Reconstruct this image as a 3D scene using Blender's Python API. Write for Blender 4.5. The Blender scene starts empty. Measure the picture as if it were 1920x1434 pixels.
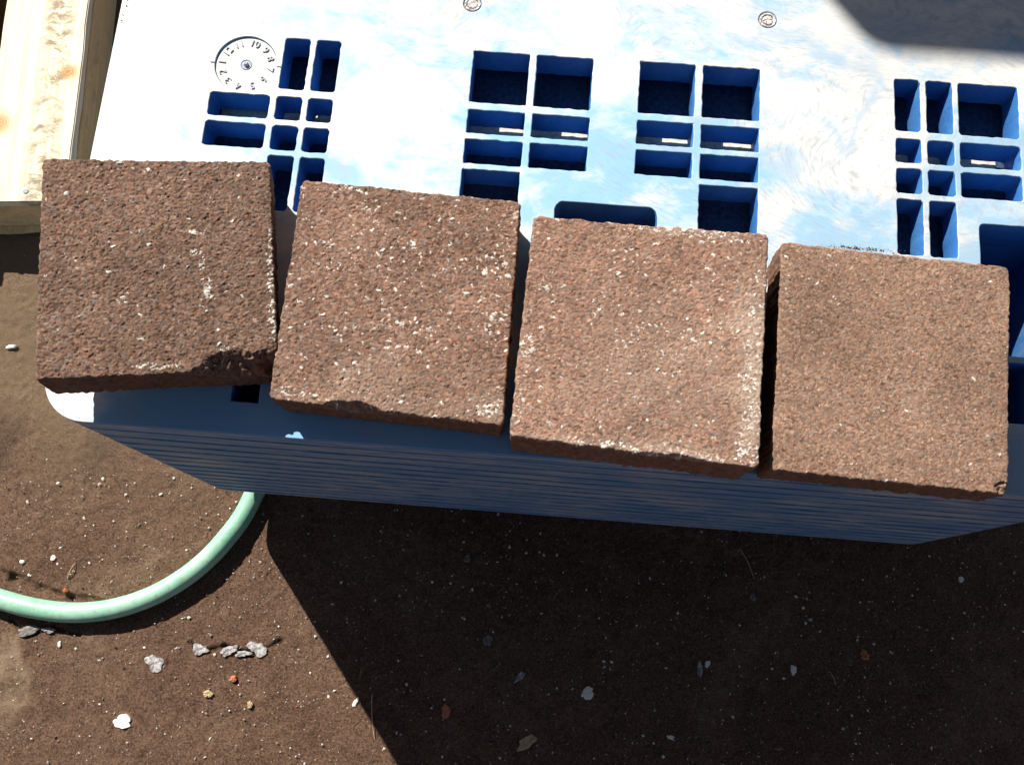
import bpy, bmesh, math, random
import numpy as np
from mathutils import Vector, Matrix

random.seed(7)
RNG = np.random.default_rng(11)
SC = bpy.context.scene
COL = SC.collection

# ------------------------------------------------------------------ camera, sky, sun, exposure
CAM_H = 1.0
TILT = math.radians(14.2)
FPX = 1810.0                       # focal length in photo pixels (photo 1920 wide)
cam = bpy.data.cameras.new('camera')
cam.sensor_width = 36.0
cam.lens = FPX / 1920.0 * 36.0
cam.clip_start = 0.01
cam.clip_end = 200.0
camo = bpy.data.objects.new('camera', cam)
camo.location = (0, 0, CAM_H)
camo.rotation_euler = (TILT, 0, 0)
COL.objects.link(camo)
SC.camera = camo

TH = math.radians(4.5)             # the blue pallet's turn against the camera
CT, ST = math.cos(TH), math.sin(TH)
# horizontal travel of the sunlight per metre of drop, in the pallet's frame
SU, SV = 0.744, -0.89
SX, SY = SU * CT + SV * ST, -SU * ST + SV * CT
SUN_DIR = Vector((SX, SY, -1.0)).normalized()
ELEV = math.asin(-SUN_DIR.z)

world = bpy.data.worlds.new('World')
SC.world = world
world.use_nodes = True
wn = world.node_tree
bg = wn.nodes['Background']
sky = wn.nodes.new('ShaderNodeTexSky')
sky.sky_type = 'NISHITA'
sky.sun_disc = False
sky.sun_elevation = ELEV
sky.sun_rotation = math.atan2(-SX, -SY)
sky.air_density = 0.37
sky.dust_density = 0.5
hs = wn.nodes.new('ShaderNodeHueSaturation')            # camera white balance: skylight less blue
hs.inputs['Saturation'].default_value = 0.62
wn.links.new(sky.outputs[0], hs.inputs['Color'])
wn.links.new(hs.outputs[0], bg.inputs[0])
bg.inputs[1].default_value = 0.05

sun = bpy.data.lights.new('sun', 'SUN')
sun.energy = 5.0
sun.angle = math.radians(0.53)
sun.color = (1.0, 0.955, 0.88)
suno = bpy.data.objects.new('sun', sun)
suno.rotation_euler = SUN_DIR.to_track_quat('-Z', 'Y').to_euler()
suno.location = (-1.5, 3, 3)
COL.objects.link(suno)

SC.view_settings.view_transform = 'Standard'
SC.view_settings.look = 'None'
SC.view_settings.exposure = 0.8
SC.view_settings.gamma = 1.0
SC.view_settings.use_curve_mapping = False
try:
    SC.cycles.max_bounces = 8
    SC.cycles.diffuse_bounces = 5
except Exception:
    pass


def at(px, py, z=0.0):
    """point of the horizontal plane at height z that photo pixel (px, py) shows"""
    dx, dy = (px - 960) / FPX, (717 - py) / FPX
    s, c = math.sin(TILT), math.cos(TILT)
    rx, ry, rz = dx, s + dy * c, -c + dy * s
    t = (z - CAM_H) / rz
    return Vector((rx * t, ry * t, z))


# ------------------------------------------------------------------ small helpers
def tag(o, label=None, cat=None, group=None, kind=None):
    if label: o['label'] = label
    if cat: o['category'] = cat
    if group: o['group'] = group
    if kind: o['kind'] = kind
    return o


def link(name, me, mat=None, parent=None, smooth=False):
    o = bpy.data.objects.new(name, me)
    COL.objects.link(o)
    if mat is not None:
        me.materials.clear()
        me.materials.append(mat)
    if parent is not None:
        o.parent = parent
    if smooth:
        me.polygons.foreach_set('use_smooth', [True] * len(me.polygons))
    return o


def empty(name, loc, rz=0.0):
    o = bpy.data.objects.new(name, None)
    o.empty_display_size = 0.05
    o.location = loc
    o.rotation_euler = (0, 0, rz)
    COL.objects.link(o)
    return o


def mesh_from(name, verts, faces):
    me = bpy.data.meshes.new(name)
    me.from_pydata([tuple(v) for v in verts], [], faces)
    me.update()
    return me


def grid_mesh(name, V, faces4):
    """fast mesh from an (n,3) array and an (m,4) quad array"""
    me = bpy.data.meshes.new(name)
    n, m = len(V), len(faces4)
    me.vertices.add(n)
    me.vertices.foreach_set('co', np.ascontiguousarray(V, dtype=np.float32).ravel())
    me.loops.add(m * 4)
    me.loops.foreach_set('vertex_index', np.ascontiguousarray(faces4, dtype=np.int32).ravel())
    me.polygons.add(m)
    me.polygons.foreach_set('loop_start', np.arange(0, m * 4, 4, dtype=np.int32))
    me.polygons.foreach_set('loop_total', np.full(m, 4, dtype=np.int32))
    me.update(calc_edges=True)
    me.validate()
    return me


def set_color(me, C, name='chip_colour'):
    a = me.color_attributes.new(name, 'FLOAT_COLOR', 'POINT')
    buf = np.ones((len(C), 4), dtype=np.float32)
    buf[:, :3] = C
    a.data.foreach_set('color', buf.ravel())


def vnoise(x, y, seed):
    """smooth value noise, about -1..1"""
    r = np.random.default_rng(seed)
    T = r.uniform(-1, 1, (256, 256))
    xi, yi = np.floor(x).astype(int), np.floor(y).astype(int)
    fx, fy = x - xi, y - yi
    fx, fy = fx * fx * (3 - 2 * fx), fy * fy * (3 - 2 * fy)
    g = lambda a, b: T[a % 256, b % 256]
    return (g(xi, yi) * (1 - fx) + g(xi + 1, yi) * fx) * (1 - fy) + \
           (g(xi, yi + 1) * (1 - fx) + g(xi + 1, yi + 1) * fx) * fy


def cells(x, y, seed):
    """nearest jittered grid cell: (cell id i, j, dx, dy, F1, F2)"""
    r = np.random.default_rng(seed)
    JX, JY = r.uniform(0.08, 0.92, (256, 256)), r.uniform(0.08, 0.92, (256, 256))
    xi, yi = np.floor(x).astype(int), np.floor(y).astype(int)
    f1 = np.full(x.shape, 9.0); f2 = np.full(x.shape, 9.0)
    ci = np.zeros(x.shape, int); cj = np.zeros(x.shape, int)
    ddx = np.zeros(x.shape); ddy = np.zeros(x.shape)
    for a in (-1, 0, 1):
        for b in (-1, 0, 1):
            i, j = xi + a, yi + b
            ex = x - (i + JX[i % 256, j % 256]); ey = y - (j + JY[i % 256, j % 256])
            d = np.hypot(ex, ey)
            nearer = d < f1
            f2 = np.where(nearer, f1, np.minimum(f2, d))
            f1 = np.where(nearer, d, f1)
            ci = np.where(nearer, i, ci); cj = np.where(nearer, j, cj)
            ddx = np.where(nearer, ex, ddx); ddy = np.where(nearer, ey, ddy)
    return ci % 256, cj % 256, ddx, ddy, f1, f2


def sstep(a, b, x):
    t = np.clip((x - a) / (b - a), 0, 1)
    return t * t * (3 - 2 * t)


# ------------------------------------------------------------------ materials
class NT:
    def __init__(self, name, rough=0.8, spec=0.3):
        self.m = bpy.data.materials.new(name)
        self.m.use_nodes = True
        self.t = self.m.node_tree
        self.b = self.t.nodes['Principled BSDF']
        self.b.inputs['Roughness'].default_value = rough
        self.b.inputs['Specular IOR Level'].default_value = spec
        self.tc = self.t.nodes.new('ShaderNodeTexCoord')

    def n(self, kind, **kw):
        nd = self.t.nodes.new(kind)
        for k, v in kw.items():
            setattr(nd, k, v)
        return nd

    def l(self, a, b):
        self.t.links.new(a, b)

    def mapping(self, scale=(1, 1, 1), rot=(0, 0, 0), src=None):
        mp = self.n('ShaderNodeMapping')
        mp.inputs['Scale'].default_value = scale
        mp.inputs['Rotation'].default_value = rot
        self.l(src or self.tc.outputs['Object'], mp.inputs[0])
        return mp.outputs[0]

    def noise(self, vec, scale, detail=4, rough=0.55, dist=0.0, color=False):
        nd = self.n('ShaderNodeTexNoise')
        nd.inputs['Scale'].default_value = scale
        nd.inputs['Detail'].default_value = detail
        nd.inputs['Roughness'].default_value = rough
        nd.inputs['Distortion'].default_value = dist
        self.l(vec, nd.inputs['Vector'])
        return nd.outputs['Color' if color else 'Fac']

    def ramp(self, fac, stops, interp='LINEAR'):
        nd = self.n('ShaderNodeValToRGB')
        nd.color_ramp.interpolation = interp
        cr = nd.color_ramp
        while len(cr.elements) < len(stops):
            cr.elements.new(0.5)
        for e, (p, c) in zip(cr.elements, stops):
            e.position = p
            e.color = (c, c, c, 1) if not hasattr(c, '__len__') else (*c, 1)
        self.l(fac, nd.inputs[0])
        return nd.outputs[0]

    def mix(self, fac, a, b, mode='MIX'):
        nd = self.n('ShaderNodeMix', data_type='RGBA', blend_type=mode)
        for sock, val in ((nd.inputs[0], fac), (nd.inputs[6], a), (nd.inputs[7], b)):
            if isinstance(val, (int, float)):
                sock.default_value = val
            elif isinstance(val, tuple):
                sock.default_value = (*val, 1)
            else:
                self.l(val, sock)
        return nd.outputs[2]

    def math(self, op, a, b=None, c=None, clamp=False):
        nd = self.n('ShaderNodeMath', operation=op)
        nd.use_clamp = clamp
        for i, v in enumerate((a, b, c)):
            if v is None: continue
            if isinstance(v, (int, float)):
                nd.inputs[i].default_value = v
            else:
                self.l(v, nd.inputs[i])
        return nd.outputs[0]

    def warp(self, vec, scale, amount):
        c = self.noise(vec, scale, 3, color=True)
        sub = self.n('ShaderNodeVectorMath', operation='SUBTRACT')
        self.l(c, sub.inputs[0]); sub.inputs[1].default_value = (0.5, 0.5, 0.5)
        sc = self.n('ShaderNodeVectorMath', operation='SCALE')
        self.l(sub.outputs[0], sc.inputs[0]); sc.inputs['Scale'].default_value = amount
        ad = self.n('ShaderNodeVectorMath', operation='ADD')
        self.l(vec, ad.inputs[0]); self.l(sc.outputs[0], ad.inputs[1])
        return ad.outputs[0]

    def color(self, c):
        if isinstance(c, tuple):
            self.b.inputs['Base Color'].default_value = (*c, 1)
        else:
            self.l(c, self.b.inputs['Base Color'])

    def bump(self, h, strength, dist):
        nd = self.n('ShaderNodeBump')
        nd.inputs['Strength'].default_value = strength
        nd.inputs['Distance'].default_value = dist
        self.l(h, nd.inputs['Height'])
        self.l(nd.outputs[0], self.b.inputs['Normal'])


def mat_deck():
    """sun-bleached blue plastic: chalky on faces that lie open to the sky, deep blue on upright ones"""
    k = NT('faded_blue_plastic', 0.55, 0.3)
    v = k.tc.outputs['Object']
    w = k.warp(v, 6.0, 0.13)
    w2 = k.warp(w, 17.0, 0.045)
    wf = k.warp(v, 5.0, 0.07)
    swirl = k.noise(k.mapping((0.8, 1.35, 1), (0, 0, 0.5), k.warp(v, 7.0, 0.10)), 6.0, 5, 0.58, 1.3)
    streak = k.noise(k.mapping((10, 17, 10), (0, 0, 0.5), w), 2.2, 6, 0.68)
    fine = k.noise(v, 900, 3, 0.7)
    sx = k.n('ShaderNodeSeparateXYZ'); k.l(v, sx.inputs[0])
    flow = k.noise(k.mapping((1.6, 3.0, 1.6), (0, 0, 0.35), k.warp(v, 3.5, 0.12)), 1.5, 1, 0.4, 0.5)
    cb = k.n('ShaderNodeCombineXYZ')
    k.l(k.math('MULTIPLY', flow, 330.0), cb.inputs[0])
    k.l(k.math('MULTIPLY', sx.outputs[0], 85.0), cb.inputs[1])
    k.l(k.math('MULTIPLY', sx.outputs[1], 85.0), cb.inputs[2])
    fibre = k.noise(cb.outputs[0], 1.0, 5, 0.75)
    fmask = k.ramp(k.noise(v, 9, 3, 0.6), [(0.42, 0.0), (0.60, 1.0)])
    fibre_m = k.math('MULTIPLY', k.ramp(fibre, [(0.49, 0.0), (0.66, 0.70)]), k.math('ADD', fmask, k.math('MULTIPLY', k.math('ADD', sx.outputs[0], 0.05), 2.0), None, True), None, True)
    fine = k.noise(v, 900, 3, 0.7)
    # bluer between hole groups and at the right; front lip blue is painted shade

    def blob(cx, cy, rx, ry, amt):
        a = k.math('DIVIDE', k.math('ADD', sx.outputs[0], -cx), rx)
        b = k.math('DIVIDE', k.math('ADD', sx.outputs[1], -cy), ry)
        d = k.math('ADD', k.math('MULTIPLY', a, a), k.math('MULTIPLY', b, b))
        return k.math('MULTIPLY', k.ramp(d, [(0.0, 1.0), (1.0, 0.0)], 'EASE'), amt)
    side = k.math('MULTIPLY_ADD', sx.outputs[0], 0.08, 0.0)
    for bl in ((0.0, -0.04, 0.16, 0.08, 0.13), (-0.215, -0.025, 0.06, 0.06, 0.07), (0.27, -0.02, 0.06, 0.09, 0.07), (0.165, -0.075, 0.045, 0.05, 0.16), (0.17, 0.0, 0.07, 0.04, -0.05), (-0.02, -0.25, 0.46, 0.06, 0.42), (-0.375, -0.24, 0.055, 0.10, -0.32)):  # final pair: shade painted along the lip, its sunlit left corner painted paler
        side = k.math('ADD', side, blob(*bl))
    f = k.math('ADD', k.math('ADD', k.math('MULTIPLY', swirl, 0.62), k.math('MULTIPLY', streak, 0.50)), side)
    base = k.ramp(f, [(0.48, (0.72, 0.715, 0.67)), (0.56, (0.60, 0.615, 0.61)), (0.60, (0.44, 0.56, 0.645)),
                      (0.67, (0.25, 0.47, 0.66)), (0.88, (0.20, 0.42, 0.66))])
    grey = k.mix(fibre_m, base, (0.29, 0.32, 0.38))
    grey = k.mix(k.ramp(fine, [(0.52, 0.0), (0.8, 0.35)]), grey, (0.34, 0.35, 0.36))
    # thin flow lines left by the moulding, and a film of dust towards the right end
    wr = k.warp(k.warp(v, 7.0, 0.16), 19.0, 0.03)
    ridge = k.math('ABSOLUTE', k.math('ADD', k.noise(wr, 6.5, 2, 0.5), -0.5))
    vein = k.math('MULTIPLY', k.ramp(ridge, [(0.0, 1.0), (0.022, 0.0)]), fmask)
    grey = k.mix(k.math('MULTIPLY', vein, 0.55), grey, (0.30, 0.40, 0.54))
    soft = k.math('MULTIPLY', k.ramp(ridge, [(0.0, 1.0), (0.07, 0.0)], 'EASE'), k.math('ADD', fmask, -0.2, None, True))
    grey = k.mix(k.math('MULTIPLY', soft, 0.35), grey, (0.36, 0.52, 0.66))
    film = k.math('MULTIPLY', k.ramp(sx.outputs[0], [(0.02, 0.0), (0.20, 1.0)], 'EASE'), k.ramp(swirl, [(0.35, 0.4), (0.6, 1.0)]))
    grey = k.mix(k.math('MULTIPLY', film, 0.33), grey, (0.34, 0.33, 0.33))
    dirt = k.noise(w2, 22, 5, 0.7)
    grey = k.mix(k.ramp(dirt, [(0.57, 0.0), (0.78, 0.45)]), grey, (0.40, 0.34, 0.28))
    deep = k.mix(k.ramp(streak, [(0.45, 0.0), (0.75, 0.5)]), (0.026, 0.150, 0.44), (0.12, 0.32, 0.56))
    deep = k.mix(k.ramp(fine, [(0.45, 0.0), (0.75, 0.5)]), deep, (0.17, 0.32, 0.46))
    g = k.n('ShaderNodeNewGeometry')
    sn = k.n('ShaderNodeSeparateXYZ'); k.l(g.outputs['True Normal'], sn.inputs[0])
    up = k.ramp(sn.outputs[2], [(0.25, 0.0), (0.85, 1.0)])
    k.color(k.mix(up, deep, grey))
    k.bump(k.math('ADD', k.math('MULTIPLY', fibre, 0.5), k.math('MULTIPLY', fine, 0.6)), 0.35, 0.0006)
    return k.m


def mat_blue(name, deep, pale, amount, sc=(3, 3, 40)):
    k = NT(name, 0.6, 0.25)
    v = k.tc.outputs['Object']
    w = k.warp(v, 9.0, 0.02)
    a = k.noise(k.mapping(sc, (0, 0, 0), w), 6.0, 6, 0.7)
    b = k.noise(v, 14, 4, 0.6)
    fine = k.noise(v, 800, 2, 0.6)
    f = k.math('MULTIPLY', k.ramp(a, [(0.40, 0.0), (0.62, 1.0)]), k.ramp(b, [(0.30, 0.25), (0.65, 1.0)]))
    c = k.mix(k.math('MULTIPLY', f, amount), deep, pale)
    c = k.mix(k.ramp(fine, [(0.45, 0.0), (0.75, 0.18)]), c, (0.20, 0.24, 0.28))
    k.color(c)
    k.bump(k.math('ADD', a, k.math('MULTIPLY', fine, 0.3)), 0.3, 0.0008)
    return k.m


def mat_paver():
    k = NT('exposed_aggregate_stone', 0.92, 0.12)
    at_ = k.n('ShaderNodeVertexColor', layer_name='chip_colour')
    v = k.tc.outputs['Object']
    fine = k.noise(v, 1900, 3, 0.7)
    big = k.noise(v, 22, 4, 0.6)
    c = k.mix(k.ramp(fine, [(0.30, 0.30), (0.75, 0.0)]), at_.outputs[0], (0.5, 0.46, 0.43), 'MULTIPLY')
    c = k.mix(k.ramp(big, [(0.35, 0.0), (0.70, 0.25)]), c, (0.72, 0.70, 0.66), 'MULTIPLY')
    k.color(c)
    k.bump(fine, 0.5, 0.0004)
    return k.m


def mat_ground():
    k = NT('brown_dusty_concrete', 0.95, 0.1)
    v = k.tc.outputs['Object']
    big = k.noise(k.warp(v, 6, 0.2), 6.0, 6, 0.68)
    mid = k.noise(v, 45, 5, 0.7)
    fine = k.noise(v, 430, 6, 0.9)
    grit = k.noise(v, 1100, 2, 0.6)
    c = k.ramp(big, [(0.30, (0.190, 0.104, 0.068)), (0.50, (0.255, 0.150, 0.098)), (0.68, (0.335, 0.218, 0.142))])
    c = k.mix(k.ramp(mid, [(0.35, 0.45), (0.60, 0.0)]), c, (0.095, 0.052, 0.036))
    c = k.mix(k.ramp(fine, [(0.40, 0.85), (0.50, 0.0)]), c, (0.034, 0.020, 0.014))
    c = k.mix(k.ramp(fine, [(0.53, 0.0), (0.62, 0.85)]), c, (0.36, 0.245, 0.165))
    c = k.mix(k.ramp(grit, [(0.66, 0.0), (0.74, 0.5)]), c, (0.32, 0.24, 0.18))
    # a worn pale patch and rusty tints with shapes of their own
    at_ = k.n('ShaderNodeVertexColor', layer_name='patches')
    sp = k.n('ShaderNodeSeparateColor'); k.l(at_.outputs[0], sp.inputs[0])
    c = k.mix(k.math('MULTIPLY', sp.outputs[0], k.ramp(mid, [(0.40, 0.1), (0.58, 0.9)])), c, (0.40, 0.29, 0.19))
    c = k.mix(k.math('MULTIPLY', sp.outputs[1], 0.8), c, (0.024, 0.018, 0.015))
    c = k.mix(k.math('MULTIPLY', sp.outputs[2], 0.6), c, (0.31, 0.225, 0.14))
    k.color(c)
    k.bump(k.math('ADD', k.math('MULTIPLY', fine, 1.0), k.math('MULTIPLY', grit, 0.4)), 1.0, 0.0040)
    return k.m


def mat_wood(name, light, dark, stain):
    k = NT(name, 0.8, 0.2)
    v = k.tc.outputs['Object']
    w = k.warp(v, 7.0, 0.012)
    grain = k.noise(k.mapping((170, 5, 170), (0, 0, 0), w), 1.0, 5, 0.6)
    fine = k.noise(v, 700, 3, 0.7)
    blotch = k.noise(k.mapping((16, 9, 16), (0, 0, 0), k.warp(v, 30, 0.03)), 1.6, 6, 0.72)
    c = k.mix(k.ramp(grain, [(0.35, 0.0), (0.65, 1.0)]), dark, light)
    c = k.mix(k.ramp(blotch, [(0.52, 0.0), (0.66, 0.8)]), c, stain)
    c = k.mix(k.ramp(fine, [(0.55, 0.0), (0.8, 0.35)]), c, (0.28, 0.21, 0.13))
    k.color(c)
    k.bump(k.math('ADD', grain, k.math('MULTIPLY', fine, 0.6)), 0.4, 0.0012)
    return k.m


def mat_top_board():
    """pale pine: grain along Y, a band of grey weathering, amber knots"""
    k = NT('pale_pine', 0.8, 0.2)
    v = k.tc.outputs['Object']
    sx = k.n('ShaderNodeSeparateXYZ'); k.l(v, sx.inputs[0])
    w = k.warp(v, 9.0, 0.012)
    grain = k.noise(k.mapping((230, 5, 230), (0, 0, 0), w), 1.0, 6, 0.7)
    c = k.mix(k.ramp(grain, [(0.35, 0.0), (0.65, 1.0)]), (0.74, 0.60, 0.40), (0.90, 0.83, 0.68))
    # grey band along the board
    band = k.ramp(k.math('ABSOLUTE', k.math('ADD', sx.outputs[0], -0.016)), [(0.010, 1.0), (0.022, 0.0)])
    blot = k.noise(k.mapping((22, 60, 20), (0, 0, 0), k.warp(v, 60, 0.02)), 1.6, 6, 0.75)
    spots = k.ramp(blot, [(0.46, 0.0), (0.60, 1.0)])
    c = k.mix(k.math('MULTIPLY', k.math('MULTIPLY', band, spots), 1.0), c, (0.30, 0.245, 0.165))
    sp2 = k.noise(k.mapping((14, 20, 14), (0, 0, 0), k.warp(v, 40, 0.02)), 1.5, 6, 0.75)
    c = k.mix(k.ramp(sp2, [(0.60, 0.0), (0.72, 0.7)]), c, (0.42, 0.34, 0.20))
    for kx, ky, r in ((0.034, -0.073, 0.016), (-0.038, -0.135, 0.024), (0.022, 0.115, 0.012)):
        d = k.n('ShaderNodeVectorMath', operation='DISTANCE')
        k.l(k.warp(v, 35, 0.012), d.inputs[0]); d.inputs[1].default_value = (kx, ky, 0.012)
        kn = k.ramp(k.math('DIVIDE', d.outputs['Value'], r), [(0.15, 0.95), (0.45, 0.75), (0.7, 0.35), (1.0, 0.0)])
        ring = k.math('SINE', k.math('MULTIPLY', d.outputs['Value'], 2600))
        c = k.mix(kn, c, k.mix(k.ramp(ring, [(0.3, 0.0), (0.9, 1.0)]), (0.40, 0.20, 0.06), (0.60, 0.36, 0.13)))
        core = k.ramp(k.math('DIVIDE', d.outputs['Value'], r), [(0.10, 0.8), (0.28, 0.0)])
        c = k.mix(core, c, (0.10, 0.05, 0.02))
    fine = k.noise(v, 800, 3, 0.7)
    c = k.mix(k.ramp(fine, [(0.58, 0.0), (0.8, 0.3)]), c, (0.40, 0.31, 0.18))
    k.color(c)
    k.bump(k.math('ADD', grain, k.math('MULTIPLY', fine, 0.6)), 0.4, 0.0012)
    return k.m


def mat_hose():
    k = NT('pale_green_rubber', 0.45, 0.4)
    v = k.tc.outputs['Object']
    a = k.noise(k.warp(v, 30, 0.03), 38, 5, 0.7)
    b = k.noise(v, 160, 4, 0.7)
    fine = k.noise(v, 900, 2, 0.6)
    c = k.mix(k.ramp(a, [(0.35, 0.0), (0.65, 1.0)]), (0.19, 0.45, 0.31), (0.36, 0.58, 0.44))
    c = k.mix(k.ramp(b, [(0.52, 0.0), (0.70, 0.5)]), c, (0.20, 0.24, 0.14))
    c = k.mix(k.ramp(a, [(0.60, 0.0), (0.72, 0.3)]), c, (0.26, 0.27, 0.16))
    c = k.mix(k.ramp(fine, [(0.58, 0.0), (0.8, 0.3)]), c, (0.62, 0.74, 0.62))
    k.color(c)
    k.bump(k.math('ADD', b, fine), 0.15, 0.0006)
    return k.m


def mat_chip(name, c0, c1, rough=0.85):
    k = NT(name, rough, 0.2)
    v = k.tc.outputs['Object']
    k.color(k.mix(k.ramp(k.noise(v, 300, 4, 0.7), [(0.35, 0.0), (0.65, 1.0)]), c0, c1))
    k.bump(k.noise(v, 900, 3, 0.7), 0.4, 0.0006)
    return k.m


def mat_vcol(name, rough=0.9):
    k = NT(name, rough, 0.15)
    a = k.n('ShaderNodeVertexColor', layer_name='chip_colour')
    f = k.noise(k.tc.outputs['Object'], 1200, 2, 0.6)
    k.color(k.mix(k.ramp(f, [(0.3, 0.5), (0.7, 0.0)]), a.outputs[0], (0.5, 0.45, 0.4), 'MULTIPLY'))
    return k.m


M_DECK = mat_deck()
M_DIAL = mat_chip('chalky_plastic', (0.56, 0.55, 0.51), (0.72, 0.715, 0.68))
M_SKIRT = mat_blue('blue_plastic_side', (0.065, 0.215, 0.42), (0.52, 0.50, 0.48), 1.0)
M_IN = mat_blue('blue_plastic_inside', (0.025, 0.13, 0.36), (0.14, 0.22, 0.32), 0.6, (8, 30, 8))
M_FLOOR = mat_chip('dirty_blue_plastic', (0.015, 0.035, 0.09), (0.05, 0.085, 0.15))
M_LEDGE = mat_chip('dusty_pale_plastic', (0.48, 0.40, 0.33), (0.70, 0.66, 0.60))
M_PAVER = mat_paver()
M_GROUND = mat_ground()
M_BOARD = mat_top_board()
M_WOOD = mat_wood('weathered_pine', (0.86, 0.63, 0.34), (0.72, 0.51, 0.26), (0.50, 0.36, 0.20))
M_HOSE = mat_hose()
M_METAL = mat_chip('dull_metal', (0.20, 0.24, 0.30), (0.45, 0.50, 0.55), 0.5)
M_GRIT = mat_vcol('loose_grit')

# ------------------------------------------------------------------ ground
DENTS = [(at(60, 1105), 0.060, 0.010, 0.005)]


def build_ground():
    xs = np.concatenate([[-30, -8, -3, -1.4, -0.9], np.arange(-0.70, 0.7001, 0.002), [0.9, 1.4, 3, 8, 30]])
    ys = np.concatenate([[-30, -8, -3, -1.0, -0.4], np.arange(-0.20, 0.7601, 0.002), [0.9, 1.4, 3, 8, 30]])
    X, Y = np.meshgrid(xs, ys, indexing='ij')
    Z = 0.0012 * vnoise(X * 14, Y * 14, 3) + 0.0006 * vnoise(X * 45 + 9, Y * 45, 4) + 0.0005 * vnoise(X * 130, Y * 130, 5)
    i, j, dx, dy, f1, f2 = cells(X * 190 + 40, Y * 190 + 40, 6)
    hh = RNG.uniform(-1, 1, (256, 256))[i, j]
    Z += 0.0007 * hh * sstep(0, 0.3, f2 - f1)
    i, j, dx, dy, f1, f2 = cells(X * 95 + 70, Y * 95 + 70, 8)
    big = RNG.random((256, 256))[i, j]
    Z += np.where(big > 0.86, 0.0009 * np.clip(1 - (f1 / 0.42) ** 2, 0, 1), 0)
    Z -= np.where(big < 0.10, 0.0010 * np.clip(1 - (f1 / 0.45) ** 2, 0, 1), 0)
    # furrow beside the hose, long cracks
    patches = np.zeros(X.shape + (3,))

    def seg_d(a, b):
        a, b = np.array(a[:2]), np.array(b[:2])
        ab = b - a
        t = np.clip(((X - a[0]) * ab[0] + (Y - a[1]) * ab[1]) / (ab @ ab), 0, 1)
        return np.hypot(X - a[0] - t * ab[0], Y - a[1] - t * ab[1])
    wob = 0.002 * vnoise(X * 90, Y * 90, 12)
    fur = [at(-60, 1050), at(20, 1086), at(75, 1106), at(130, 1122), at(190, 1132)]
    for a, b in zip(fur[:-1], fur[1:]):
        d = seg_d(a, b) + wob
        m = 1 - sstep(0.001, 0.008, d)
        Z -= 0.006 * m * (1 - 0.2 * m)
    crk = [at(355, 1202), at(375, 1224), at(420, 1210), at(470, 1226), at(525, 1203)]
    for a, b in zip(crk[:-1], crk[1:]):
        d = seg_d(a, b) + wob * 0.7
        m = 1 - sstep(0.0006, 0.0035, d)
        Z -= 0.0035 * m
        patches[..., 1] = np.maximum(patches[..., 1], 0.8 * m)
    crk = [at(20, 1165), at(45, 1185), at(100, 1178), at(150, 1192)]
    for a, b in zip(crk[:-1], crk[1:]):
        d = seg_d(a, b) + wob * 0.7
        m = 1 - sstep(0.0006, 0.004, d)
        Z -= 0.0035 * m
        patches[..., 1] = np.maximum(patches[..., 1], 0.8 * m)
    # pale worn patch at the left, darker damp stains
    c = at(-15, 1275); d = np.hypot((X - c.x) / 0.036, (Y - c.y) / 0.052) + 0.35 * vnoise(X * 60, Y * 60, 21)
    patches[..., 0] = 0.9 * (1 - sstep(0.6, 1.2, d))
    c = at(0, 815); d = np.hypot((X - c.x) / 0.028, (Y - c.y) / 0.035) + 0.3 * vnoise(X * 60, Y * 60, 22)
    patches[..., 1] = np.maximum(patches[..., 1], 0.5 * (1 - sstep(0.5, 1.2, d)))
    c = at(175, 860); d = np.hypot((X - c.x) / 0.02, (Y - c.y) / 0.03) + 0.4 * vnoise(X * 70, Y * 70, 23)
    patches[..., 1] = np.maximum(patches[..., 1], 0.45 * (1 - sstep(0.3, 1.2, d)))
    # drier, yellower earth towards the wooden pallet
    patches[..., 2] = np.clip(sstep(0.10, 0.30, Y + 0.05 * vnoise(X * 15, Y * 15, 24)) * (1 - sstep(-0.35, -0.20, X)), 0, 1)
    far = (np.abs(X) > 0.7) | (Y < -0.2) | (Y > 0.76)
    Z = np.where(far, 0.0, Z)
    nx, ny = len(xs), len(ys)
    V = np.stack([X, Y, Z], -1).reshape(-1, 3)
    I = np.arange(nx * ny).reshape(nx, ny)
    F = np.stack([I[:-1, :-1], I[1:, :-1], I[1:, 1:], I[:-1, 1:]], -1).reshape(-1, 4)
    me = grid_mesh('ground', V, F)
    set_color(me, patches.reshape(-1, 3), 'patches')
    o = link('ground', me, M_GROUND, smooth=True)
    tag(o, kind='structure')


build_ground()

# ------------------------------------------------------------------ blue pallet
ZD = 0.369                                  # deck top
UC, VC = 0.0445, 0.36                       # pallet centre in its own frame
U0, U1, V0, V1 = -0.327, 0.414, 0.1095, 0.625
pal = empty('plastic_pallet', (UC * CT + VC * ST, -UC * ST + VC * CT, 0), -TH)
tag(pal, 'sun-bleached blue plastic pallet with rows of square holes, carrying four brown stone slabs', 'pallet')


def rrect(u0, u1, v0, v1, r, seg=5, jit=0.0, step=None):
    """rounded rectangle, counter-clockwise, in the pallet's local frame"""
    pts = []
    for cx, cy, a0 in ((u1 - r, v1 - r, 0), (u0 + r, v1 - r, 90), (u0 + r, v0 + r, 180), (u1 - r, v0 + r, 270)):
        for k in range(seg + 1):
            a = math.radians(a0 + 90 * k / seg)
            pts.append((cx + r * math.cos(a), cy + r * math.sin(a)))
    if step:
        out = []
        for p, q in zip(pts, pts[1:] + pts[:1]):
            n = max(1, int(math.hypot(q[0] - p[0], q[1] - p[1]) / step))
            out += [(p[0] + (q[0] - p[0]) * i / n, p[1] + (q[1] - p[1]) * i / n) for i in range(n)]
        pts = out
    if jit:
        pts = [(x + random.gauss(0, jit), y + random.gauss(0, jit)) for x, y in pts]
    return [(x - UC, y - VC) for x, y in pts]


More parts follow.
